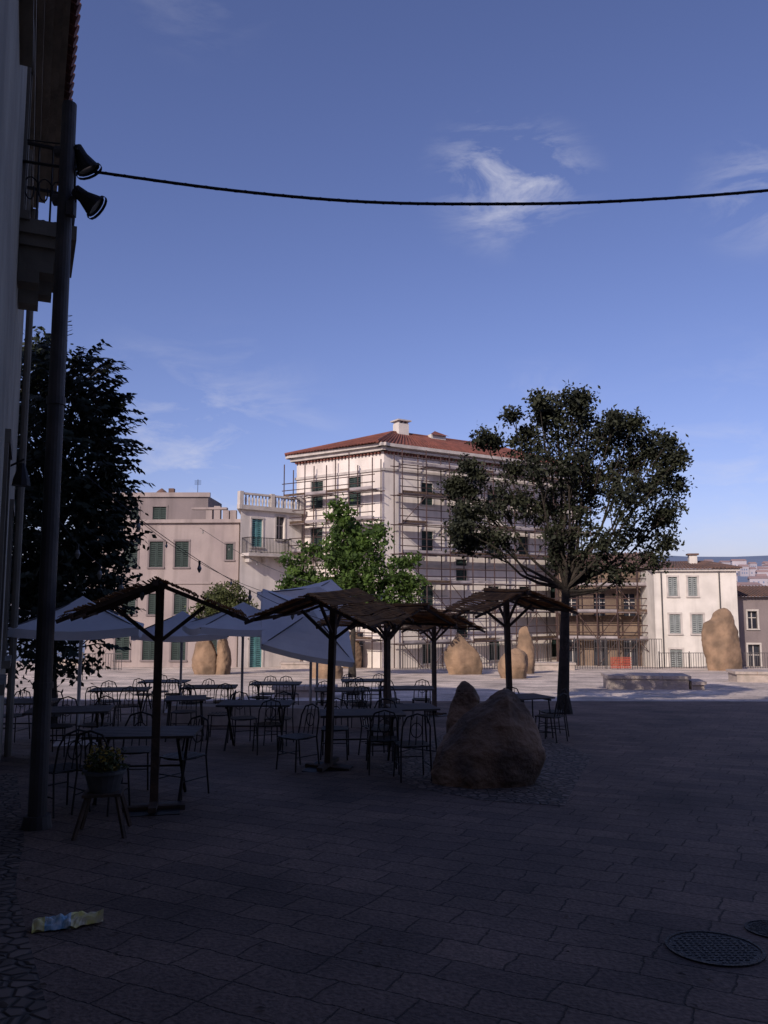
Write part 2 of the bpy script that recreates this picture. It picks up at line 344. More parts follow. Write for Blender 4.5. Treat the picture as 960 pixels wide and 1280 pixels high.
# ---- rose house left
g=Grp('rose_plaster_house')
a=Vector((X(120,56)-1,56.2)); b=Vector((X(294,56)+.1,55.6)); zt=zr_(652)
def xw(px): return X(px,56)-a.x
ops=[(xw(p)-.48,xw(p)+.48,zr_(709),zr_(677),'shut') for p in(157,190,223)]+[(xw(291)-.6,xw(291)-.1,zr_(700),zr_(680),'shut')]
ops+=[(xw(p)-.5,xw(p)+.5,zr_(825),zr_(792),'shut') for p in(150,185,222,262)]+[(xw(p)-.45,xw(p)+.45,zr_(768),zr_(742),'shut') for p in(157,190,223,262)]
wall(g,a,b,-3.6,zt,ops,'mauve',trim='mauve2'); wall(g,b,b+Vector((.3,9)),-3.6,zt,[],'mauve'); wall(g,a+Vector((0,9)),a,-3.6,zt,[],'mauve')
lid(g,[a,b,b+Vector((.3,9)),a+Vector((0,9))],zt-.02)
band(g,a,b,zt-.12,zt+.12,.22,'mauve'); band(g,a,b,zr_(730),zr_(727),.08,'trim'); 
a2=Vector((X(118,59),59)); b2=Vector((X(254,59),59)); z2=W(0,620,59)[2]
def xw2(px): return X(px,59)-a2.x
wall(g,a2,b2,zt-.1,z2,[(xw2(192)-.5,xw2(192)+.5,zt+.1,zt+1.4,'shut'),(xw2(160)-.3,xw2(160)+.3,zt+.3,zt+1.3,'shut')],'mauve2'); wall(g,b2,b2+Vector((0,5)),zt-.1,z2,[],'mauve2')
lid(g,[a2,b2,b2+Vector((0,5)),a2+Vector((0,5))],z2-.03); band(g,a2,b2,z2-.08,z2+.25,.15,'mauve2')
dm=g.part('roof_cowls','tiledark')
c=W(200,611,60)
for k in range(5): dm.tube((c.x,60.5,c.z-.5+k*.12),(c.x,60.5,c.z-.38+k*.12),.55*math.cos(k*.3),.55*math.cos((k+1)*.3),n=12)
dm.tube((c.x,60.5,z2),(c.x,60.5,c.z-.5),.5,n=12)
c=W(214,612,60); dm.box(c.x-.2,c.x+.2,60,60.4,z2,c.z+.1)
for px in(262,272,283,292):
    c=W(px,640,57); g.part('parapet_pillars','mauve').box(c.x-.22,c.x+.22,56.8,57.2,zt+.001,zt+.9+(px==272)*.3)
g.part('parapet_pillars','mauve').box(W(257,0,57).x,W(298,0,57).x,56.75,57.25,zt+.95,zt+1.1)
g.done()
g=Grp('tv_antenna',(X(232,58),60,z2)); t=g.part('mast','iron'); t.tube((0,0,0),(0,0,1.4),.02,n=5)
for k in range(5): t.tube((-.25,0,1.0+k*.08),(.25,0,1.0+k*.08),.01,n=4)
g.done()

# ---- ochre stone house w/ scaffold
g=Grp('ochre_stone_house')
a=Vector((X(700,60),60)); b=Vector((X(826,58),58.2)); zt=W(0,710,59)[2]; Lw=(b-a).length
ops=[]
for xc in(1.0,3.0,5.1,7):
    if xc<Lw-.7:
        ops+=[(xc-.4,xc+.4,.6,2.2,'plain'),(xc-.5,xc+.5,-3.0,-.9,'plain')]
wall(g,a,b,-3.8,zt,ops,'ochre',trim='ochre'); wall(g,b,b+Vector((0,7)),-3.8,zt,[],'ochre')
F,Ln=frame(a,b); rf=g.part('roof','tiledark'); rf.quad(F(-.2,zt+.02,.5),F(Ln+.3,zt+.02,.5),F(Ln+.3,zt+1.3,-4),F(-.2,zt+1.3,-4))
for i in range(34): rf.tube(F(i*Ln/33,zt+.05,.5),F(i*Ln/33,zt+1.33,-4),.07,n=5)
g.done(); scaffold(a,b+Vector((.1,0)),gz(58)-.2,zt+.5,step=1.3,lift=1.9,seed=9,r=.05)

# ---- right white house
g=Grp('white_tiled_house')
a=Vector((X(826,55),55.5)); b=Vector((X(924,55),54.5)); zt=W(0,712,55)[2]
def xr(px): return X(px,55)-a.x
ops=[(xr(p)-.3,xr(p)+.3,zr_(745,55),zr_(721,55),'shut') for p in(849,873)]+[(xr(p)-.36,xr(p)+.36,zr_(792,55),zr_(768,55),'shut') for p in(850,877)]+[(xr(850)-.4,xr(850)+.4,-3.2,zr_(812,55),'shut')]
wall(g,a,b,-3.6,zt,ops,'white2','grey'); wall(g,a+Vector((0,8)),a,-3.6,zt,[],'white2'); wall(g,b,b+Vector((0,8)),-3.6,zt,[],'white2')
band(g,a,b,zt-.12,zt+.05,.2); F,Ln=frame(a,b); rf=g.part('roof','tiledark')
rf.quad(F(-.3,zt+.07,.35),F(Ln+.3,zt+.07,.35),F(Ln-1.2,zt+.7,-3.5),F(1.2,zt+.7,-3.5)); rf.quad(F(Ln+.3,zt+.07,.35),F(Ln+.3,zt+.07,-8),F(Ln-1.2,zt+.7,-3.5)); rf.quad(F(-.3,zt+.07,.35),F(1.2,zt+.7,-3.5),F(-.3,zt+.07,-8))
for i in range(26):
    k=i/25; rf.tube(F(-.3+k*(Ln+.6),zt+.1,.35),F(1.2+k*(Ln-2.4),zt+.72,-3.5),.06,n=5)
fbox(g.part('chimney','white2'),F,xr(877),xr(887),zt+.3,zt+1.1,-2.6,-2.0); fbox(g.part('chimney_cap','tiledark'),F,xr(875),xr(889),zt+1.1,zt+1.22,-2.7,-1.9)
t=g.part('downpipe','metalfence'); t.tube(F(xr(835),zt-.1,.08),F(xr(835),-3,.08),.05); t.tube(F(xr(905),zt-.1,.08),F(xr(905),-3,.08),.05)
g.done()
g=Grp('rose_tiled_house')
a=Vector((X(926,57),57.5)); b=a+Vector((9,-1)); zt=W(0,746,57)[2]
ops=[(X(949,57)-a.x-.32,X(949,57)-a.x+.32,zr_(786,57),zr_(764,57),'glass'),(X(949,57)-a.x-.4,X(949,57)-a.x+.4,-3.3,zr_(806,57),'glass'),(4,5,-1.5,0,'glass')]
wall(g,a,b,-3.6,zt,ops,'mauve2'); F,Ln=frame(a,b); rf=g.part('roof','tiledark')
rf.quad(F(-.3,zt+.02,.4),F(Ln+.3,zt+.02,.4),F(Ln+.3,zt+.8,-3.5),F(-.3,zt+.8,-3.5))
for i in range(40): rf.tube(F(i*Ln/39,zt+.05,.4),F(i*Ln/39,zt+.82,-3.5),.07,n=5)
g.done()

# ---- distant town
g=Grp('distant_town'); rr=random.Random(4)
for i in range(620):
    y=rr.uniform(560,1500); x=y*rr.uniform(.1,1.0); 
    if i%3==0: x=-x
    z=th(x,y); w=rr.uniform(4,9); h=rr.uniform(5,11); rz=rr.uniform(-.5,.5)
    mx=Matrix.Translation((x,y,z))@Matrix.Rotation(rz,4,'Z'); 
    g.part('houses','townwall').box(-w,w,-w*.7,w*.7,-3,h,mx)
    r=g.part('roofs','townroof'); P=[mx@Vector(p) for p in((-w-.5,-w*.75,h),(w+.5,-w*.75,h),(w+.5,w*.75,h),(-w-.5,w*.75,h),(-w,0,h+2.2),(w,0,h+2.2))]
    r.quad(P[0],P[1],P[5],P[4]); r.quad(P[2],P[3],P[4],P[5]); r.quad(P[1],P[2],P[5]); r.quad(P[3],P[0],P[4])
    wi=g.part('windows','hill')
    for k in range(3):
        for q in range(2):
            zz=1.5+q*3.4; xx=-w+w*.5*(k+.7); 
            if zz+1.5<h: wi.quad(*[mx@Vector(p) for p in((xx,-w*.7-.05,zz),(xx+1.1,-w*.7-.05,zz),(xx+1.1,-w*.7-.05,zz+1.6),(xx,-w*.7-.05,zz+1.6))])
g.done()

# ---- near-left house
th_=math.atan2(.914,-.406)
g=Grp('balcony_house',(-.25*.914,-.25*.406,0),th_)
x0,x1=4.0,14.2
ops=[(9.25,9.95,5.95,8.05,'shut'),(8.2,9.0,1.0,3.2,'shut'),(12.0,12.8,6.3,8.0,'shut'),(11.3,12.1,1.0,2.9,'shut'),(6.0,6.8,6.3,8.0,'shut')]
ops=[(a-x0,b-x0,c,d,k) for a,b,c,d,k in ops]
wall(g,(x0,0),(x1,0),-1.5,8.7,ops,'near','green','cornice'); wall(g,(x1,0),(x1,8),-1.5,8.7,[],'near'); wall(g,(x0,8),(x0,0),-1.5,8.7,[],'near')
wall(g,(x1,8),(x0,8),-1.5,8.7,[],'near')
F,Ln=frame((x0,0),(x1,0)); cn=g.part('cornice','cornice')
for z,o in((8.2,.06),(8.42,.14),(8.58,.24),(8.76,.34),(8.92,.42)): fbox(cn,F,-o,Ln+o,z,z+(.13 if z>8.3 else .2),-.1,o)
rf=g.part('roof','tile'); rf.quad(F(-.5,9.08,.46),F(Ln+.5,9.08,.46),F(Ln+.5,11,-4),F(-.5,11,-4)); rf.quad(F(-.5,11,-4),F(Ln+.5,11,-4),F(Ln+.5,9.08,-8.4),F(-.5,9.08,-8.4))
x=-.45
while x<Ln+.5:
    rf.tube(F(x,9.12,.52),F(x,11.05,-4),.085,n=8); x+=.21
gb=g.part('gable','near')
for xx in(x0,x1): gb.quad((xx,0,8.7),(xx,8,8.7),(xx,4,10.9))
bs=g.part('balcony_slab','cornice')
B0,B1=5.15,6.3
fbox(bs,F,B0,B1,5.72,5.88,.005,.58); fbox(bs,F,B0+.05,B1-.05,5.60,5.719,.005,.52)
for za,zb_,o in((5.46,5.599,.46),(5.33,5.459,.36),(5.2,5.329,.22)): 
    for q0 in(B0+.1,B1-.35): fbox(bs,F,q0,q0+.25,za,zb_,.005,o)
ri=g.part('balcony_rail','iron'); railing(ri,F,B0+.05,B1-.05,5.88,.54,.88,.16,.011)
for xx in(B0+.05,B1-.05):
    ri.bar(F(xx,6.76,0),F(xx,6.76,.54),.03)
    for k in range(4): ri.tube(F(xx,5.88,.14*k+.02),F(xx,6.76,.14*k+.02),.009,n=4)
    for k in range(3):
        c=F(xx,6.25,.14*k+.09); pts=[c+(F(0,0,1)-F(0,0,0))*(.09*math.cos(t*.5))*(1-t*.05)+Vector((0,0,.13*math.sin(t*.5))) for t in range(14)]
        ri.path(pts,.008,n=4)
for k in range(7):
    c=F(B0+.12+k*.15,6.25,.56); pts=[c+(F(1,0,0)-F(0,0,0))*(.07*math.cos(t*.5))+Vector((0,0,.13*math.sin(t*.5))) for t in range(14)]; ri.path(pts,.008,n=4)
t=g.part('downpipe','cornice'); t.tube(F(Ln-.25,8.2,.09),F(Ln-.25,-1,.09),.055,n=8)
wl=g.part('wall_lamp','iron'); wl.tube(F(5.6,3.2,0),F(5.6,3.3,.16),.012); wl.tube(F(5.6,3.07,.14),F(5.6,3.25,.14),.09,.03,n=10); wl.tube(F(5.6,3.0,.14),F(5.6,3.07,.14),.10,.09,n=10)
g.done()

# ---- town house behind the camera
g=Grp('rear_town_house')
HR=17.6
a=Vector((30,-5)); b=Vector((-45,-5)); ops=[]
for i in range(21):
    for z in(1.6,5.0,8.6,12.4): ops.append((2+i*3.4,3.1+i*3.4,z,z+2.0,'shut'))
wall(g,a,b,-.5,HR,ops,'ochre'); wall(g,(-45,-16),(30,-16),-.5,HR,[],'ochre'); wall(g,(30,-16),(30,-5),-.5,HR,[],'ochre'); wall(g,b,(-45,-16),-.5,HR,[],'ochre')
rf=g.part('roof','tiledark'); rf.quad((30.4,-4.6,HR+.05),(-45.4,-4.6,HR+.05),(-45.4,-10.5,HR+1.1),(30.4,-10.5,HR+1.1)); rf.quad((30.4,-10.5,HR+1.1),(-45.4,-10.5,HR+1.1),(-45.4,-16.4,HR+.05),(30.4,-16.4,HR+.05))
ch=g.part('chimneys','ochre')
for x in(-30,-21,-12,-6,4,13): ch.box(x,x+1.3,-6.5,-5.4,HR-.1,HR+1.3)
g.done()

# ---------------- floodlight pole
g=Grp('floodlight_pole',(-3.30,7.88,gz(7.88))); t=g.part('post','pole')
H=W(87,130,7.88).z-gz(7.88)
t.tube((0,0,0),(0,0,H),.085,.072,n=16); t.tube((0,0,0),(0,0,.12),.14,.12,n=16); t.tube((0,0,1.3),(0,0,1.36),.095,n=16); t.tube((0,0,4.1),(0,0,4.18),.092,n=16)
zt1=W(0,190,7.88).z-gz(7.88); zt2=W(0,250,7.88).z-gz(7.88)
ir=g.part('brackets','pole'); hd=g.part('lamp_heads','iron'); gl=g.part('lamp_glass','bulb')
for z,dx,dy,tilt in((zt1,.09,.08,62),(zt2,.17,-.05,38)):
    ir.tube((0,0,z),(dx,dy,z+.02),.025); ir.tube((0,0,z),(-.12,0,z),.06,n=10)
    tr=math.radians(tilt); d=Vector((math.cos(tr),.18,-math.sin(tr))).normalized(); c=Vector((dx,dy,z+.04))
    hd.tube(c-d*.06,c+d*.05,.06,.07,n=12); hd.tube(c+d*.05,c+d*.20,.07,.125,n=14,cap=False); hd.tube(c+d*.20,c+d*.23,.14,.14,n=14,cap=False)
    gl.tube(c+d*.17,c+d*.175,.11,n=14); 
    hd.tube(c+Vector((0,.1,0)),c+Vector((0,-.1,0)),.02)
ir.bar((0.085,-.05,zt2-.2),(0.085,-.05,zt2-.05),.08); g.done()

# ---------------- overhead cables
def cable(name,pts,r,bulbs=0,sub=8):
    g=Grp(name); m=g.part('wire','cable'); P=[Vector(p) for p in pts]; out=[]
    for i in range(len(P)-1):
        p0=P[max(i-1,0)];p1=P[i];p2=P[i+1];p3=P[min(i+2,len(P)-1)]
        for k in range(sub):
            t=k/sub; out.append(.5*((2*p1)+(-p0+p2)*t+(2*p0-5*p1+4*p2-p3)*t*t+(-p0+3*p1-3*p2+p3)*t**3))
    out.append(P[-1]); m.path(out,r,n=6)
    if name=='overhead_cable':
        sp=[]
        for i in range(len(out)-1):
            for k in range(4):
                t=k/4; p=out[i].lerp(out[i+1],t); a=(i*4+k)*.9; sp.append(p+Vector((0,math.cos(a),math.sin(a)))*r*1.05)
        g.part('lashing','iron').path(sp,r*.2,n=4)
    if bulbs:
        b=g.part('bulbs','bulb'); 
        for i in range(1,len(out),bulbs):
            c=out[i]; m.tube(c,c-Vector((0,0,.06)),.015); b.tube(c-Vector((0,0,.06)),c-Vector((0,0,.10)),.015,.03,n=8); b.tube(c-Vector((0,0,.10)),c-Vector((0,0,.15)),.03,.008,n=8)
    g.done()
cable('overhead_cable',[W(-30,192,8.4),W(0,197,8.3),W(120,215,8.1),W(290,238,8.1),W(450,252,8.1),W(600,255,8.15),W(760,252,8.2),W(960,238,8.3),W(1150,215,8.4),W(1500,150,8.6)],.016,sub=12)
cable('thin_cable',[W(-20,168,8.4),W(60,178,8.2),W(100,182,8.0)],.008)
def sag(a,b,s,n=5): 
    return [a.lerp(b,i/n)-Vector((0,0,s*4*(i/n)*(1-i/n))) for i in range(n+1)]
cable('string_lights',sag(W(66,560,7.9),W(405,775,13.0),.25),.004,8)
cable('string_lights',sag(W(160,640,18),W(420,755,20),.5),.006,6)
cable('string_lights',sag(W(66,640,7.9),W(200,735,8.7),.2),.004,8)
cable('string_lights',sag(W(250,660,30),W(560,745,24),.8),.008,5)

# ---------------- trees
def leaf_cloud(mb,c,r,nc,nl,ls,rr,cr=.25,droop=0,shell=.55):
    for _ in range(nc):
        d=Vector((rr.gauss(0,1),rr.gauss(0,1),rr.gauss(0,1))).normalized(); k=r*(shell+(1.08-shell)*rr.random()**.7)
        cc=c+Vector((d.x*k,d.y*k,d.z*k*.92)); cs=cr*rr.uniform(.6,1.3)
        for _ in range(nl):
            p=cc+Vector((rr.gauss(0,cs*.55),rr.gauss(0,cs*.55),rr.gauss(0,cs*.45)))
            n=Vector((rr.gauss(0,1),rr.gauss(0,1),rr.gauss(.5,1))).normalized(); a=n.orthogonal().normalized()
            a=(Matrix.Rotation(rr.uniform(0,6.28),3,n)@a); 
            if droop: a=(a+Vector((0,0,-droop))).normalized()
            b=n.cross(a).normalized(); L=ls*rr.uniform(.6,1.25); w=L*.55
            mb.quad(p-a*L*.5,p+b*w*.5-a*L*.05,p+a*L*.5,p-b*w*.5-a*L*.05)
def tree(name,base,trunkpts,lobes,leaf,nc,nl,ls,cr,seed,r0,extra=None,shell=.55,droop=0):
    rr=random.Random(seed); g=Grp(name,base); t=g.part('trunk','bark'); l=g.part('foliage',leaf)
    tp=[Vector(p) for p in trunkpts]
    m=len(tp)-1
    for i in range(m):
        t.tube(tp[i],tp[i+1],r0*(1-.45*i/m)*(1.25 if i==0 else 1),r0*(1-.45*(i+1)/m),n=12)
    fork=tp[-1]
    for (x,y,z,r) in lobes:
        c=Vector((x,y,z)); st=tp[-1] if z>fork.z+1 else tp[-2].lerp(tp[-1],.6+.4*rr.random())
        big=r>.33
        mid=st.lerp(c,.5)+Vector((rr.uniform(-.2,.2),rr.uniform(-.2,.2),-.15*abs(c.x-st.x)))
        if not big: st=st.lerp(c,.6); mid=st.lerp(c,.5)
        k_=1 if big else .4
        t.path([st,st.lerp(mid,.55)+Vector((rr.uniform(-.1,.1),0,rr.uniform(-.05,.05)))*k_,mid,c],r0*.30*k_,r0*.10*k_,n=7)
        for _ in range(7 if big else 2):
            d=Vector((rr.gauss(0,1),rr.gauss(0,1),rr.gauss(.2,1))).normalized()*r*.95; s=mid.lerp(c,rr.uniform(.4,1))
            t.path([s,s.lerp(c+d,.5)+Vector((0,0,.05)),c+d],r0*.10,r0*.03,n=4)
        k=max(.16,r*r)
        leaf_cloud(l,c,r,int(nc*k),nl,ls,rr,cr,droop,shell)
    if extra: extra(g,t,l,rr)
    return g.done()
bs_=GP(706,892); bs_.z-=.05
rr=random.Random(91)
lob=[(-1.5,0,5.2,.66),(-2.2,.2,4.95,.5),(-.65,.2,6.55,.62),(-.1,-.2,7.1,.6),(.75,0,6.95,.6),(1.75,.2,6.7,.66),(2.35,-.2,5.75,.55),(2.15,.3,4.6,.55),(1.0,-.3,4.1,.62),(-.45,.5,5.35,.6),(-1.45,-.2,4.25,.45),(2.8,0,5.1,.34),(.75,.8,5.6,.68),(1.45,-1.0,5.2,.6),(-.7,-.8,5.95,.45),(1.0,1.0,6.3,.66),(2.3,.1,6.8,.36),(-1.95,.1,4.4,.38),(1.5,.1,3.55,.42),(.0,0,7.7,.34),(2.7,.1,4.3,.3),(-2.55,0,4.65,.26),(.35,0,4.8,.55),(1.65,.2,5.8,.6),(-.25,-.4,4.35,.38),(.6,.2,3.55,.38),(2.95,0,5.7,.26),(-.1,0,3.85,.28),(-1.2,0,6.1,.3),(2.2,0,3.85,.34),(.1,-.6,6.1,.5)]
for _ in range(34):
    a=rr.uniform(-.5,3.7); f=rr.uniform(.86,1.08); lob.append((.25+2.75*math.cos(a)*f,rr.uniform(-.9,.9),5.2+2.45*math.sin(a)*f,rr.uniform(.12,.28)))
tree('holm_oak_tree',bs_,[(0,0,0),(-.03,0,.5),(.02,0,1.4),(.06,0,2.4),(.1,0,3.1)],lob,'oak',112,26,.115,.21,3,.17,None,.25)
base=Vector((X(440,40),40,gz(40)))
lob=[(-.6,0,6.2,1.1),(.9,0,6.5,.9),(-2.5,.2,5.0,.85),(-1.8,-.3,4.3,.8),(.4,-.4,5.1,1.15),(2.1,0,5.0,.95),(2.7,.3,4.0,.7),(-.5,.2,7.7,.7),(.3,-.2,3.8,1.0),(-.9,.8,4.2,.9),(3.0,0,5.6,.45),(-3.2,0,5.7,.4),(-.2,1,7.0,.8),(-3.2,0,4.3,.45),(-.7,0,8.5,.3),(1.3,0,7.3,.35),(1.6,-.3,3.7,.8),(-1.3,0,3.6,.7),(-2.2,0,6.3,.35),(3.3,0,4.7,.35)]
tree('plane_tree',base,[(0,0,0),(0,0,1),(.05,0,2.2),(0,0,3.2)],lob,'lime',44,24,.26,.36,5,.17,None,.35)
base=Vector((X(279,44),44,gz(44)))
lob=[(0,0,3.6,1.2),(-.9,0,3.2,.9),(.9,.1,3.2,.9),(0,-.6,3.0,1.0),(.4,0,4.3,.7),(-.4,.2,4.2,.6)]
tree('olive_tree',base,[(0,0,0),(.05,0,.9),(0,0,1.9)],lob,'olive',70,24,.17,.25,6,.18,None,.4)
base=Vector((X(58,17.5),17.5,gz(17.5)))
def ext(g,t,l,rr):
    for _ in range(300):
        z=rr.uniform(1.6,8.2); ang=rr.uniform(-2.0,1.7); rad=1.75*min(1,math.sqrt(max(.05,1-((z-4.3)/4.6)**2))+.12)
        a=Vector((math.cos(ang)*rad*.4,math.sin(ang)*rad*.4,z-.2)); b=Vector((math.cos(ang)*rad*rr.uniform(.7,1.15),math.sin(ang)*rad,z+rr.uniform(-.25,.5)))
        t.path([a,a.lerp(b,.5)+Vector((0,0,.1)),b],.02,.006,n=4)
        for k in range(16):
            s=.35+.65*k/15; p=a.lerp(b,s)+Vector((0,0,.1*math.sin(s*3)))
            d=(b-a).normalized(); side=Vector((-d.y,d.x,0))*(1 if k%2 else -1); ax=(side*rr.uniform(.2,.8)+d*.6+Vector((0,0,-rr.uniform(.1,.8)))).normalized(); n=(d+Vector((rr.uniform(-.5,.5),rr.uniform(-.5,.5),.5))).normalized(); w=ax.cross(n).normalized()*.06; L=.19*rr.uniform(.7,1.2)
            l.quad(p,p+ax*L*.45+w,p+ax*L,p+ax*L*.45-w)
lob=[(0,0,2.0,1.4),(0,0,3.2,1.5),(.1,0,4.4,1.55),(0,0,5.5,1.4),(-.2,0,6.6,1.2),(-.45,0,7.6,.85),(-1,.5,3.5,1.2),(-1.2,0,5.5,1.2),(.75,-.3,3.0,1.0),(.9,.3,5.0,.75),(.8,0,6.3,.55),(1.1,0,3.9,.6),(-.9,0,7.4,.8),(-.4,0,8.2,.45),(.35,0,7.3,.4)]
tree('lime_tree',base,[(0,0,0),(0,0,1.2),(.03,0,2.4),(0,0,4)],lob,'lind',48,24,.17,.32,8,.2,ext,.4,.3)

# ---------------- rocks : profiled, plane-split granite
def rock(name,loc,prof,H,dep,seed,m,rz=0,seg=96,lev=72,amp=1,ncut=22,cut=.8):
    import bmesh
    bm=bmesh.new(); o=Vector((seed*3.1,seed*1.7,seed*.9)); rr=random.Random(seed); rows=[]
    def pr(t,k):
        for i in range(len(prof)-1):
            if t<=prof[i+1][0]:
                u=(t-prof[i][0])/(prof[i+1][0]-prof[i][0]); return prof[i][k]+(prof[i+1][k]-prof[i][k])*u
        return prof[-1][k]
    S=max(H,prof[0][2]-prof[0][1]); W0=(prof[0][2]-prof[0][1])
    # cutting planes act in the unit space of each slice (ang, height)
    cuts=[(rr.uniform(0,6.28),rr.uniform(-.5,.9),rr.uniform(cut-.1,cut+.15)) for _ in range(ncut)]
    for j in range(lev+1):
        t=j/lev; l=pr(t,1); r=pr(t,2); cx=(l+r)/2; hw=(r-l)/2; dd=dep*(hw*2/W0)**.7
        cap=1 if t<.88 else math.sqrt(max(0,1-((t-.88)/.12)**2.4)); row=[]
        for i in range(seg):
            a=2*math.pi*i/seg; ca,sa=math.cos(a),math.sin(a)
            q=1.08
            ux,uy,uz=ca*q,sa*q,(t-.5)*1.5
            for (b,e,k) in cuts:
                nx,ny,nz=math.cos(b)*math.cos(e),math.sin(b)*math.cos(e),math.sin(e)
                dt=ux*nx+uy*ny+uz*nz-k
                if dt>0:
                    h=math.hypot(nx,ny); ux-=nx/h/h*dt*.85*h; uy-=ny/h/h*dt*.85*h
            p=Vector((cx+ux*hw*cap,uy*dd*cap,t*H))
            nv=Vector((ca,sa,.2 if t>.8 else 0)); s=p/S
            f=.07*noise.noise(s*1.7+o)+.022*noise.noise(s*5+o)+.014*noise.noise(s*11+o)+.009*noise.noise(s*26+o)
            p+=nv*f*S*amp*(.3+.7*cap)
            if t>.85: p.z+=.05*S*noise.noise(s*4+o)
            row.append(bm.verts.new(p))
        rows.append(row)
    for j in range(lev):
        for i in range(seg):
            k=(i+1)%seg; bm.faces.new((rows[j][i],rows[j][k],rows[j+1][k],rows[j+1][i]))
    bm.faces.new(rows[-1])
    me=bpy.data.meshes.new(name); bm.to_mesh(me); bm.free(); me.materials.append(M[m])
    for p in me.polygons:p.use_smooth=True
    ob=bpy.data.objects.new(name,me); scene.collection.objects.link(ob); ob.location=loc; ob.rotation_euler=(0,0,rz); return ob
p=GP(620,985); p.y+=.45; p.z=gz(p.y)-.06
rock('granite_boulder',p,[(0,-.80,.74),(.15,-.80,.80),(.4,-.66,.80),(.65,-.42,.68),(.85,-.16,.50),(1,.02,.34)],1.24,.62,4,'rock2')
p=GP(580,945); p.y+=.75; p.z=gz(p.y)-.05
rock('granite_boulder',p,[(0,-.32,.36),(.4,-.29,.36),(.75,-.14,.32),(1,-.0,.2)],1.16,.3,9,'rock2')
def far(px,py,top,prof,seed,dep):
    q=GP(px,py); d=q.y; k=d/1000*1.08; q.z-=.1; rock('standing_rock',q,[(t,a*k,b*k) for t,a,b in prof],(py-top)*d/1000+.1,dep*k,seed,'rock',0,56,44,.9,16,.78)
far(256,843,797,[(0,-16,14),(.4,-17,14),(.8,-14,12),(1,-8,8)],21,11)
far(278,843,797,[(0,-11,12),(.5,-9,12),(.85,-8,9),(1,-4,5)],22,9)
far(408,848,820,[(0,-24,24),(.5,-22,20),(1,-10,8)],23,16)
far(438,835,790,[(0,-15,16),(.4,-14,15),(.75,-4,12),(1,2,8)],24,10)
far(578,843,793,[(0,-26,26),(.3,-25,24),(.65,-20,14),(.9,-14,4),(1,-10,0)],25,16)
far(642,848,812,[(0,-22,22),(.5,-20,21),(.8,-14,18),(1,-6,10)],26,15)
far(656,842,784,[(0,-11,12),(.5,-9,11),(1,-5,7)],27,9)
far(905,838,763,[(0,-20,22),(.3,-23,22),(.6,-24,20),(.78,-22,19),(.86,-12,18),(1,-6,12)],28,15)

# ---------------- low stone benches
def bench(px0,py,px1,h,dep,rz=0,ex=0):
    q=GP((px0+px1)/2,py); L=(px1-px0)/1000*q.y; g=Grp('stone_bench',q,rz); b=g.part('slab','bench'); f=g.part('base','bench')
    b.box(-L/2,L/2,0,dep,h-.12,h); f.box(-L/2+.08,L/2-.08,.06,dep-.06,-.3,h-.121)
    n=max(2,int(L/.8))
    if ex: b.box(L/2+.002,L/2+ex,-.1,dep*.8,h-.3,h-.18); f.box(L/2+.01,L/2+ex-.06,0,dep*.7,-.3,h-.301)
    for i in range(1,n): g.part('joints','rock2').box(-L/2+i*L/n-.008,-L/2+i*L/n+.008,-.002,dep+.002,h-.118,h+.002)
    g.done()
bench(760,862,862,.5,1.3,-.12,.5); bench(922,853,1000,.45,1.3,-.1); bench(58,832,150,.4,1.2); bench(350,836,420,.4,1); bench(668,838,720,.45,1); bench(340,872,420,.35,.6)
g=Grp('stone_kerb_bench',(X(300,17),17.2,gz(17.2)),-.15); g.part('slab','bench').box(-1.6,2.6,0,.5,-.1,.38); g.done()

# ---------------- fences
def fence(px0,px1,d,h=1.0,name='metal_fence'):
    g=Grp(name); F,Ln=frame((X(px0,d),d),(X(px1,d),d)); z=gz(d); m=g.part('bars','metalfence'); railing(m,F,0,Ln,z,0,h,.16,.018)
    x=0
    while x<Ln: m.tube(F(x,z,0),F(x,z+h+.1,0),.035,n=6); x+=2
    g.done()
fence(500,690,51.5,1.6); fence(720,830,52,1.9); fence(826,990,53.3,1.0,'metal_railing'); fence(60,150,50,1.0,'metal_railing')
g=Grp('orange_barrier',(X(778,51),51,gz(51))); b=g.part('net','orange')
for k in range(7): b.box(-.65,.65,-.01,.01,.1+k*.1,.145+k*.1)
for k in range(11): b.box(-.65+k*.12,-.625+k*.12,-.015,.015,.05,.8)
g.done()

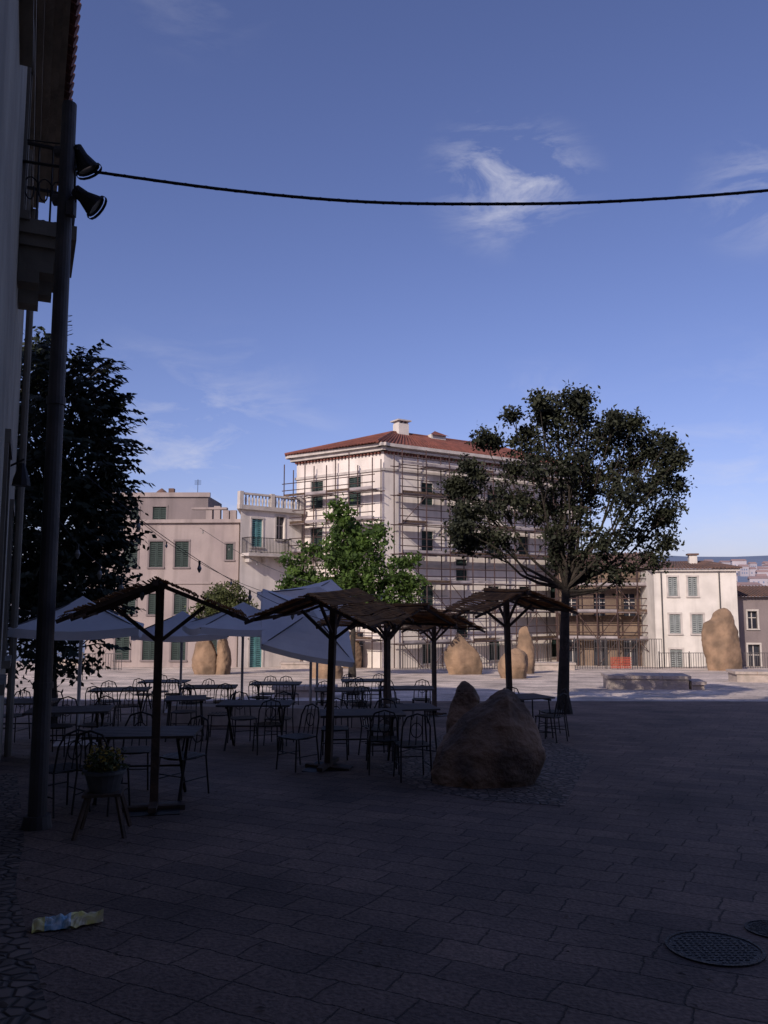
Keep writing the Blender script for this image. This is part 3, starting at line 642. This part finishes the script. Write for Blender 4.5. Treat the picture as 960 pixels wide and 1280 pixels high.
# ---------------- rustic gabled canopies (ridge along local y)
def canopy_make(seed):
    rr=random.Random(seed); g=Grp('bamboo_canopy'); w=g.part('frame','wood'); m=g.part('bamboo_mats','mat')
    hz=2.36; ez=2.04; hw=.76; hl=.85
    w.bar((0,0,0),(0,0,hz),.085)
    w.box(-.32,.32,-.04,.04,0.0,.05); w.box(-.04,.04,-.32,.32,.051,.10); g.part('base_plate','iron').box(-.27,.27,-.27,.27,-.02,.02)
    w.bar((0,-hl-.12,hz),(0,hl+.12,hz),.05,.06)
    for s in(-1,1):
        w.bar((s*hw,-hl-.1,ez),(s*hw,hl+.1,ez),.035,.04)
        for y in(-hl,0,hl): w.bar((-s*.04,y,hz+.01),(s*(hw+.14),y,ez-.055),.035,.04)
        w.bar((0,0,hz-.62),(s*hw*.62,0,hz-.24),.04); w.bar((0,0,hz-.55),(0,s*hl*.7,hz-.02),.035)
        n=40
        for k in range(n):
            if rr.random()<.07: continue
            t=(k+.4)/n*1.12; z=hz+(ez-hz)*t+.05+rr.uniform(-.006,.01); x=s*hw*t
            a=Vector((x,-hl-.10+rr.uniform(-.05,.05),z)); b=Vector((x+rr.uniform(-.01,.01),hl+.1+rr.uniform(-.05,.05),z))
            sg=.03*math.sin(t*9+seed)*t
            c1_=a.lerp(b,.33)-Vector((0,0,.012+sg)); c2_=a.lerp(b,.66)-Vector((0,0,.012-sg))
            m.path([a,c1_,c2_,b],.0095,n=4)
        for k in range(22):
            y=rr.uniform(-hl,hl); x=s*hw*1.12; z=ez+.02; m.tube((x,y,z),(x+s*rr.uniform(.02,.07),y+rr.uniform(-.05,.05),z-rr.uniform(.02,.08)),.004,n=3)
    return g
c1=canopy_make(1); p=GP(192,1013); c1.loc=p; c1.rz=.22; c1.done()
p=GP(410,962); c1.inst(p,.0,1.02,(.05,.05,-.3))
c2=canopy_make(2); c2.loc=Vector((X(484,14.2),14.2,gz(14.2))); c2.rz=.8; c2.done()
c2.inst(Vector((X(638,16.2),16.2,gz(16.2))),0,1.16,(.02,-.03,.25))
c1.inst(Vector((X(543,19.5),19.5,gz(19.5))),.5,1)

# ---------------- white parasols
def parasol(px,d,hw,H,tilt=(0,0,0),drop=.4,rz=0):
    g=Grp('white_parasol',(X(px,d),d,gz(d)),rz); c=g.part('canopy','cloth'); t=g.part('pole','trim'); rb=g.part('ribs','pole')
    t.tube((0,0,0),(0,0,H-.02),.03,n=10); g.part('foot','bench').box(-.35,.35,-.35,.35,0,.08)
    R_=Matrix.Translation((0,0,H-.1))@Euler(tilt).to_matrix().to_4x4()
    cs=[(-hw,-hw),(hw,-hw),(hw,hw),(-hw,hw)]
    for i in range(4):
        a=Vector((*cs[i],-drop)); b=Vector((*cs[(i+1)%4],-drop)); ap=Vector((0,0,.1)); K=6
        def S(u,v):
            e=a.lerp(b,v); p=ap.lerp(e,u); p.z-=.07*math.sin(math.pi*v)*u*hw+ .06*math.sin(math.pi*u); return R_@p
        for x in range(K):
            for y in range(K):
                if x==0: c.quad(S(0,0),S(1/K,y/K),S(1/K,(y+1)/K))
                else: c.quad(S(x/K,y/K),S((x+1)/K,y/K),S((x+1)/K,(y+1)/K),S(x/K,(y+1)/K))
        for y in range(K):
            p,q=S(1,y/K),S(1,(y+1)/K); dz=R_.to_3x3()@Vector((0,0,-.14)); c.quad(p,q,q+dz,p+dz)
        rb.tube(R_@Vector((0,0,.05)),R_@(a+Vector((0,0,-.03))),.014,n=5); rb.tube(R_@Vector((0,0,-.5)),R_@(ap.lerp(a,.5)+Vector((0,0,-.08))),.012,n=5)
    g.done()
parasol(98,13.8,.98,2.52,rz=.25); parasol(302,18,1.15,2.62,rz=.4); parasol(225,20,1.1,2.5,rz=.2)
parasol(388,17.5,1.0,2.45,(math.radians(36),math.radians(12),.3),.3); parasol(396,20,1.1,3.12,(math.radians(24),math.radians(-9),.6),.35)

# ---------------- tables & chairs
tb=Grp('slatted_table'); t=tb.part('top','table'); f=tb.part('legs','iron')
for k in range(7): t.box(-.6,.6,-.36+k*.104,-.27+k*.104,.715,.745)
for s in(-1,1):
    f.bar((s*.45,-.32,0),(s*.45,.30,.71),.03); f.bar((s*.42,.32,0),(s*.42,-.30,.71),.03); f.bar((s*.435,-.33,.70),(s*.435,.33,.70),.03)
f.bar((-.45,0,.36),(.45,0,.36),.02)
sq=Grp('bistro_table'); t=sq.part('top','table'); f=sq.part('legs','iron')
for k in range(6): t.box(-.36,.36,-.36+k*.121,-.25+k*.121,.72,.745)
for sx in(-1,1):
    for sy in(-1,1): f.tube((sx*.32,sy*.32,0),(sx*.27,sy*.27,.715),.014)
    f.bar((sx*.3,-.3,.69),(sx*.3,.3,.69),.03)
f.bar((-.3,-.3,.1),(.3,.3,.1),.015); f.bar((-.3,.3,.1),(.3,-.3,.1),.015)
chg=Grp('iron_chair'); f=chg.part('frame','iron'); s=chg.part('seat','iron')
for k in range(7): s.box(-.2,.2,-.2+k*.058,-.16+k*.058,.435,.45)
s.path([Vector((.21*math.cos(a*math.pi/6),.21*math.sin(a*math.pi/6),.44)) for a in range(13)],.012,n=5)
for sx in(-1,1):
    f.tube((sx*.2,.2,0),(sx*.18,.17,.44),.011); f.path([Vector((sx*.2,-.24,0)),Vector((sx*.19,-.19,.44)),Vector((sx*.18,-.24,.70)),Vector((sx*.13,-.27,.82)),Vector((0,-.28,.86))],.011,n=6)
    f.bar((sx*.19,.18,.2),(sx*.19,-.2,.2),.012)
for k in(-.09,0,.09): f.tube((k,-.2,.46),(k*.8,-.27,.83),.007)
f.path([Vector((.075*math.cos(a*.524),-.24,.65+.09*math.sin(a*.524))) for a in range(13)],.007,n=5)
f.bar((-.19,.17,.25),(.19,.17,.25),.012)
first={}
def put(g,x,d,rz):
    if g not in first: g.loc=Vector((x,d,gz(d))); g.rz=rz; g.done(); first[g]=1
    else: g.inst(Vector((x,d,gz(d))),rz)
rr=random.Random(21)
tabs=[(182,9.3,tb,.08,2),(88,12.3,tb,.2,2),(320,13.6,tb,.0,3),(452,11.8,tb,.1,3),(232,14.8,sq,.2,2),(262,18.5,tb,.1,3),(345,20,tb,0,3),(428,17.5,tb,.1,3),(508,18,tb,0,3),(660,15.2,sq,.4,3),(150,17.5,tb,.1,3),(205,21,tb,0,3),(455,21.5,tb,.1,3),(25,14,tb,.1,2),(515,12.8,sq,.2,1)]
for px,d,g_,rz,nc in tabs:
    x=X(px,d); put(g_,x,d,rz)
    pos=[(-.3,-.62,0),(.3,-.62,0),(-.3,.62,math.pi),(.3,.62,math.pi)] if g_ is tb else [(0,-.6,0),(0,.6,math.pi),(.6,0,math.pi/2),(-.6,0,-math.pi/2)]
    rr.shuffle(pos)
    for k in range(nc):
        cx,cy,a=pos[k]; v=Matrix.Rotation(rz,3,'Z')@Vector((cx+rr.uniform(-.08,.08),cy*rr.uniform(.8,1.25),0)); put(chg,x+v.x,d+v.y,rz+a+rr.uniform(-.5,.5))
put(chg,X(80,8.6),8.6,.9); put(chg,X(232,9.6),9.5,2.6); put(chg,X(515,10.6),10.6,.2); put(chg,X(372,11.4),11.4,2.4)

# ---------------- planter
p=GP(128,1042); g=Grp('flower_planter',p,.2); z=g.part('pot','zinc'); l=g.part('legs','wood'); fo=g.part('foliage','olive'); fl=g.part('flowers','flower')
for sx in(-1,1):
    for sy in(-1,1): l.bar((sx*.22,sy*.22,0),(sx*.13,sy*.13,.36),.03)
l.box(-.17,.17,-.17,.17,.36,.385); z.tube((0,0,.386),(0,0,.56),.13,.18,n=20); z.tube((0,0,.55),(0,0,.575),.195,.195,n=20)
leaf_cloud(fo,Vector((0,0,.62)),.15,70,10,.045,rr,.06,0,.3); leaf_cloud(fl,Vector((0,0,.66)),.16,70,5,.035,rr,.025,0,.75); g.done()

# ---------------- litter
p=GP(82,1158); g=Grp('snack_wrapper',p+Vector((0,0,.012)),.35)
def P3(x,v,w,side):
    taper=w*(1 if x<.05 else 1-.55*(x-.05)/.18)
    e=math.sin(math.pi*v); z=.045*e*side+.05*abs(noise.noise(Vector((x*16,v*3,side*3))))*(1 if side else .2)
    return Vector((x,(v-.5)*taper*(1+.35*noise.noise(Vector((x*11,1,0)))),z))
def crum(mb,xa,xb,w):
    nx=12; ny=10
    for side in(0,1):
        for i in range(nx):
            for j in range(ny):
                q=lambda i,j:P3(xa+(xb-xa)*i/nx,j/ny,w,side)
                mb.quad(q(i,j),q(i+1,j),q(i+1,j+1),q(i,j+1))
crum(g.part('foil_end','yellow'),-.19,-.12,.15); crum(g.part('printed_body','blue'),-.12,.03,.15); crum(g.part('crumpled_end','yellow'),.03,.22,.15); g.done()
mbl=MB(); rr=random.Random(77)
for _ in range(420):
    y=rr.uniform(2.5,24); x=rr.uniform(-.45,.5)*y; 
    if rr.random()<.45: x=-.4*y+rr.gauss(0,.5)
    a=rr.uniform(0,6.28); L=rr.uniform(.015,.035); dx,dy=math.cos(a)*L,math.sin(a)*L; z=gz(y)+.009
    mbl.quad((x-dx,y-dy,z-SL*-dy),(x-dy*.5,y+dx*.5,z+.006),(x+dx,y+dy,z-SL*dy),(x+dy*.5,y-dx*.5,z+.004))
o=bpy.data.objects.new('fallen_leaves',mbl.mesh('fallen_leaves',M['wood'])); scene.collection.objects.link(o)
# ---------------- manholes
for px,py,r in((893,1186,.27),(966,1163,.16)):
    q=GP(px,py); g=Grp('manhole_cover',q); m=g.part('ring','manhole'); c=g.part('lid','manhole')
    n=40
    mt=lambda rad,a,z:(rad*math.cos(a),rad*math.sin(a),z-SL*rad*math.sin(a))
    for i in range(n):
        a,b=2*math.pi*i/n,2*math.pi*(i+1)/n
        m.quad(mt(r*.93,a,.010),mt(r,a,.010),mt(r,b,.010),mt(r*.93,b,.010)); m.quad(mt(r,a,-.01),mt(r,b,-.01),mt(r,b,.010),mt(r,a,.010)); c.quad(mt(0,0,.006),mt(r*.92,a,.006),mt(r*.92,b,.006))
    for k in range(-6,7):
        for j in range(-6,7):
            if k*k+j*j<38: x=k*r*.135; y=j*r*.135; c.box(x-.010,x+.010,y-.005,y+.005,-SL*y+.006,-SL*y+.009)
    g.done()

# ---------------- light
el=math.radians(29); tv=Vector((.5,.866,0)).normalized(); sd=Vector((tv.x*math.cos(el),tv.y*math.cos(el),-math.sin(el)))
s=bpy.data.lights.new('sun','SUN'); s.energy=3.9; s.angle=math.radians(.5); s.color=(1,.88,.77); so=bpy.data.objects.new('sun',s); scene.collection.objects.link(so); so.rotation_euler=sd.to_track_quat('-Z','Y').to_euler()
w=bpy.data.worlds.new('World'); scene.world=w; w.use_nodes=True; nt=w.node_tree; L=nt.links.new; bg=nt.nodes['Background']
sky=nn(nt,'ShaderNodeTexSky',sky_type='NISHITA'); sky.sun_disc=False; sky.sun_elevation=el; sky.sun_rotation=math.atan2(-tv.x,-tv.y)%(2*math.pi); sky.altitude=300; sky.air_density=1.0; sky.dust_density=1.4; sky.ozone_density=2.2
bg.inputs['Strength'].default_value=.1
tint=nn(nt,'ShaderNodeMix',data_type='RGBA',blend_type='MULTIPLY'); tint.inputs[0].default_value=1; tint.inputs[7].default_value=(1.08,.95,1.28,1); L(sky.outputs[0],tint.inputs[6])
tc=nn(nt,'ShaderNodeTexCoord')
mp=nn(nt,'ShaderNodeMapping'); mp.inputs['Scale'].default_value=(3,3,9); mp.inputs['Rotation'].default_value=(0,.35,0); L(tc.outputs['Generated'],mp.inputs[0])
nz=nn(nt,'ShaderNodeTexNoise'); nz.inputs['Scale'].default_value=2.6; nz.inputs['Detail'].default_value=10; nz.inputs['Roughness'].default_value=.62; nz.inputs['Distortion'].default_value=.6; L(mp.outputs[0],nz.inputs['Vector'])
prev=None
for d,r,a in(((.14,.947,.52),.10,.75),((.21,.947,.52),.07,.5),((.47,.949,.51),.09,.5),((-.23,.989,.13),.24,.7),((.48,.99,.09),.28,.35),((-.24,.93,.79),.1,.2),((.2,.985,.22),.1,.35)):
    v=Vector(d).normalized(); ds=nn(nt,'ShaderNodeVectorMath',operation='DISTANCE'); L(tc.outputs['Generated'],ds.inputs[0]); ds.inputs[1].default_value=v
    mr=nn(nt,'ShaderNodeMapRange',interpolation_type='SMOOTHSTEP'); mr.inputs[1].default_value=0; mr.inputs[2].default_value=r; mr.inputs[3].default_value=a; mr.inputs[4].default_value=0; L(ds.outputs['Value'],mr.inputs[0])
    if prev is None: prev=mr.outputs[0]
    else:
        ad=nn(nt,'ShaderNodeMath',operation='ADD'); L(prev,ad.inputs[0]); L(mr.outputs[0],ad.inputs[1]); prev=ad.outputs[0]
nr=nn(nt,'ShaderNodeMapRange'); nr.inputs[1].default_value=.46; nr.inputs[2].default_value=.72; L(nz.outputs['Fac'],nr.inputs[0])
cm=nn(nt,'ShaderNodeMath',operation='MULTIPLY',use_clamp=True); L(prev,cm.inputs[0]); L(nr.outputs[0],cm.inputs[1])
cx=nn(nt,'ShaderNodeMix',data_type='RGBA'); L(cm.outputs[0],cx.inputs[0]); L(tint.outputs[2],cx.inputs[6]); cx.inputs[7].default_value=(7,7,8,1); L(cx.outputs[2],bg.inputs[0])

cam=bpy.data.cameras.new('camera'); co=bpy.data.objects.new('camera',cam); scene.collection.objects.link(co); scene.camera=co
cam.sensor_fit='VERTICAL'; cam.sensor_height=36; cam.lens=28.125; cam.clip_end=20000; cam.clip_start=.05
co.location=(0,0,EYE); co.rotation_euler=(math.radians(96.28),0,0)
scene.view_settings.view_transform='Standard'; scene.view_settings.look='None'; scene.view_settings.exposure=0
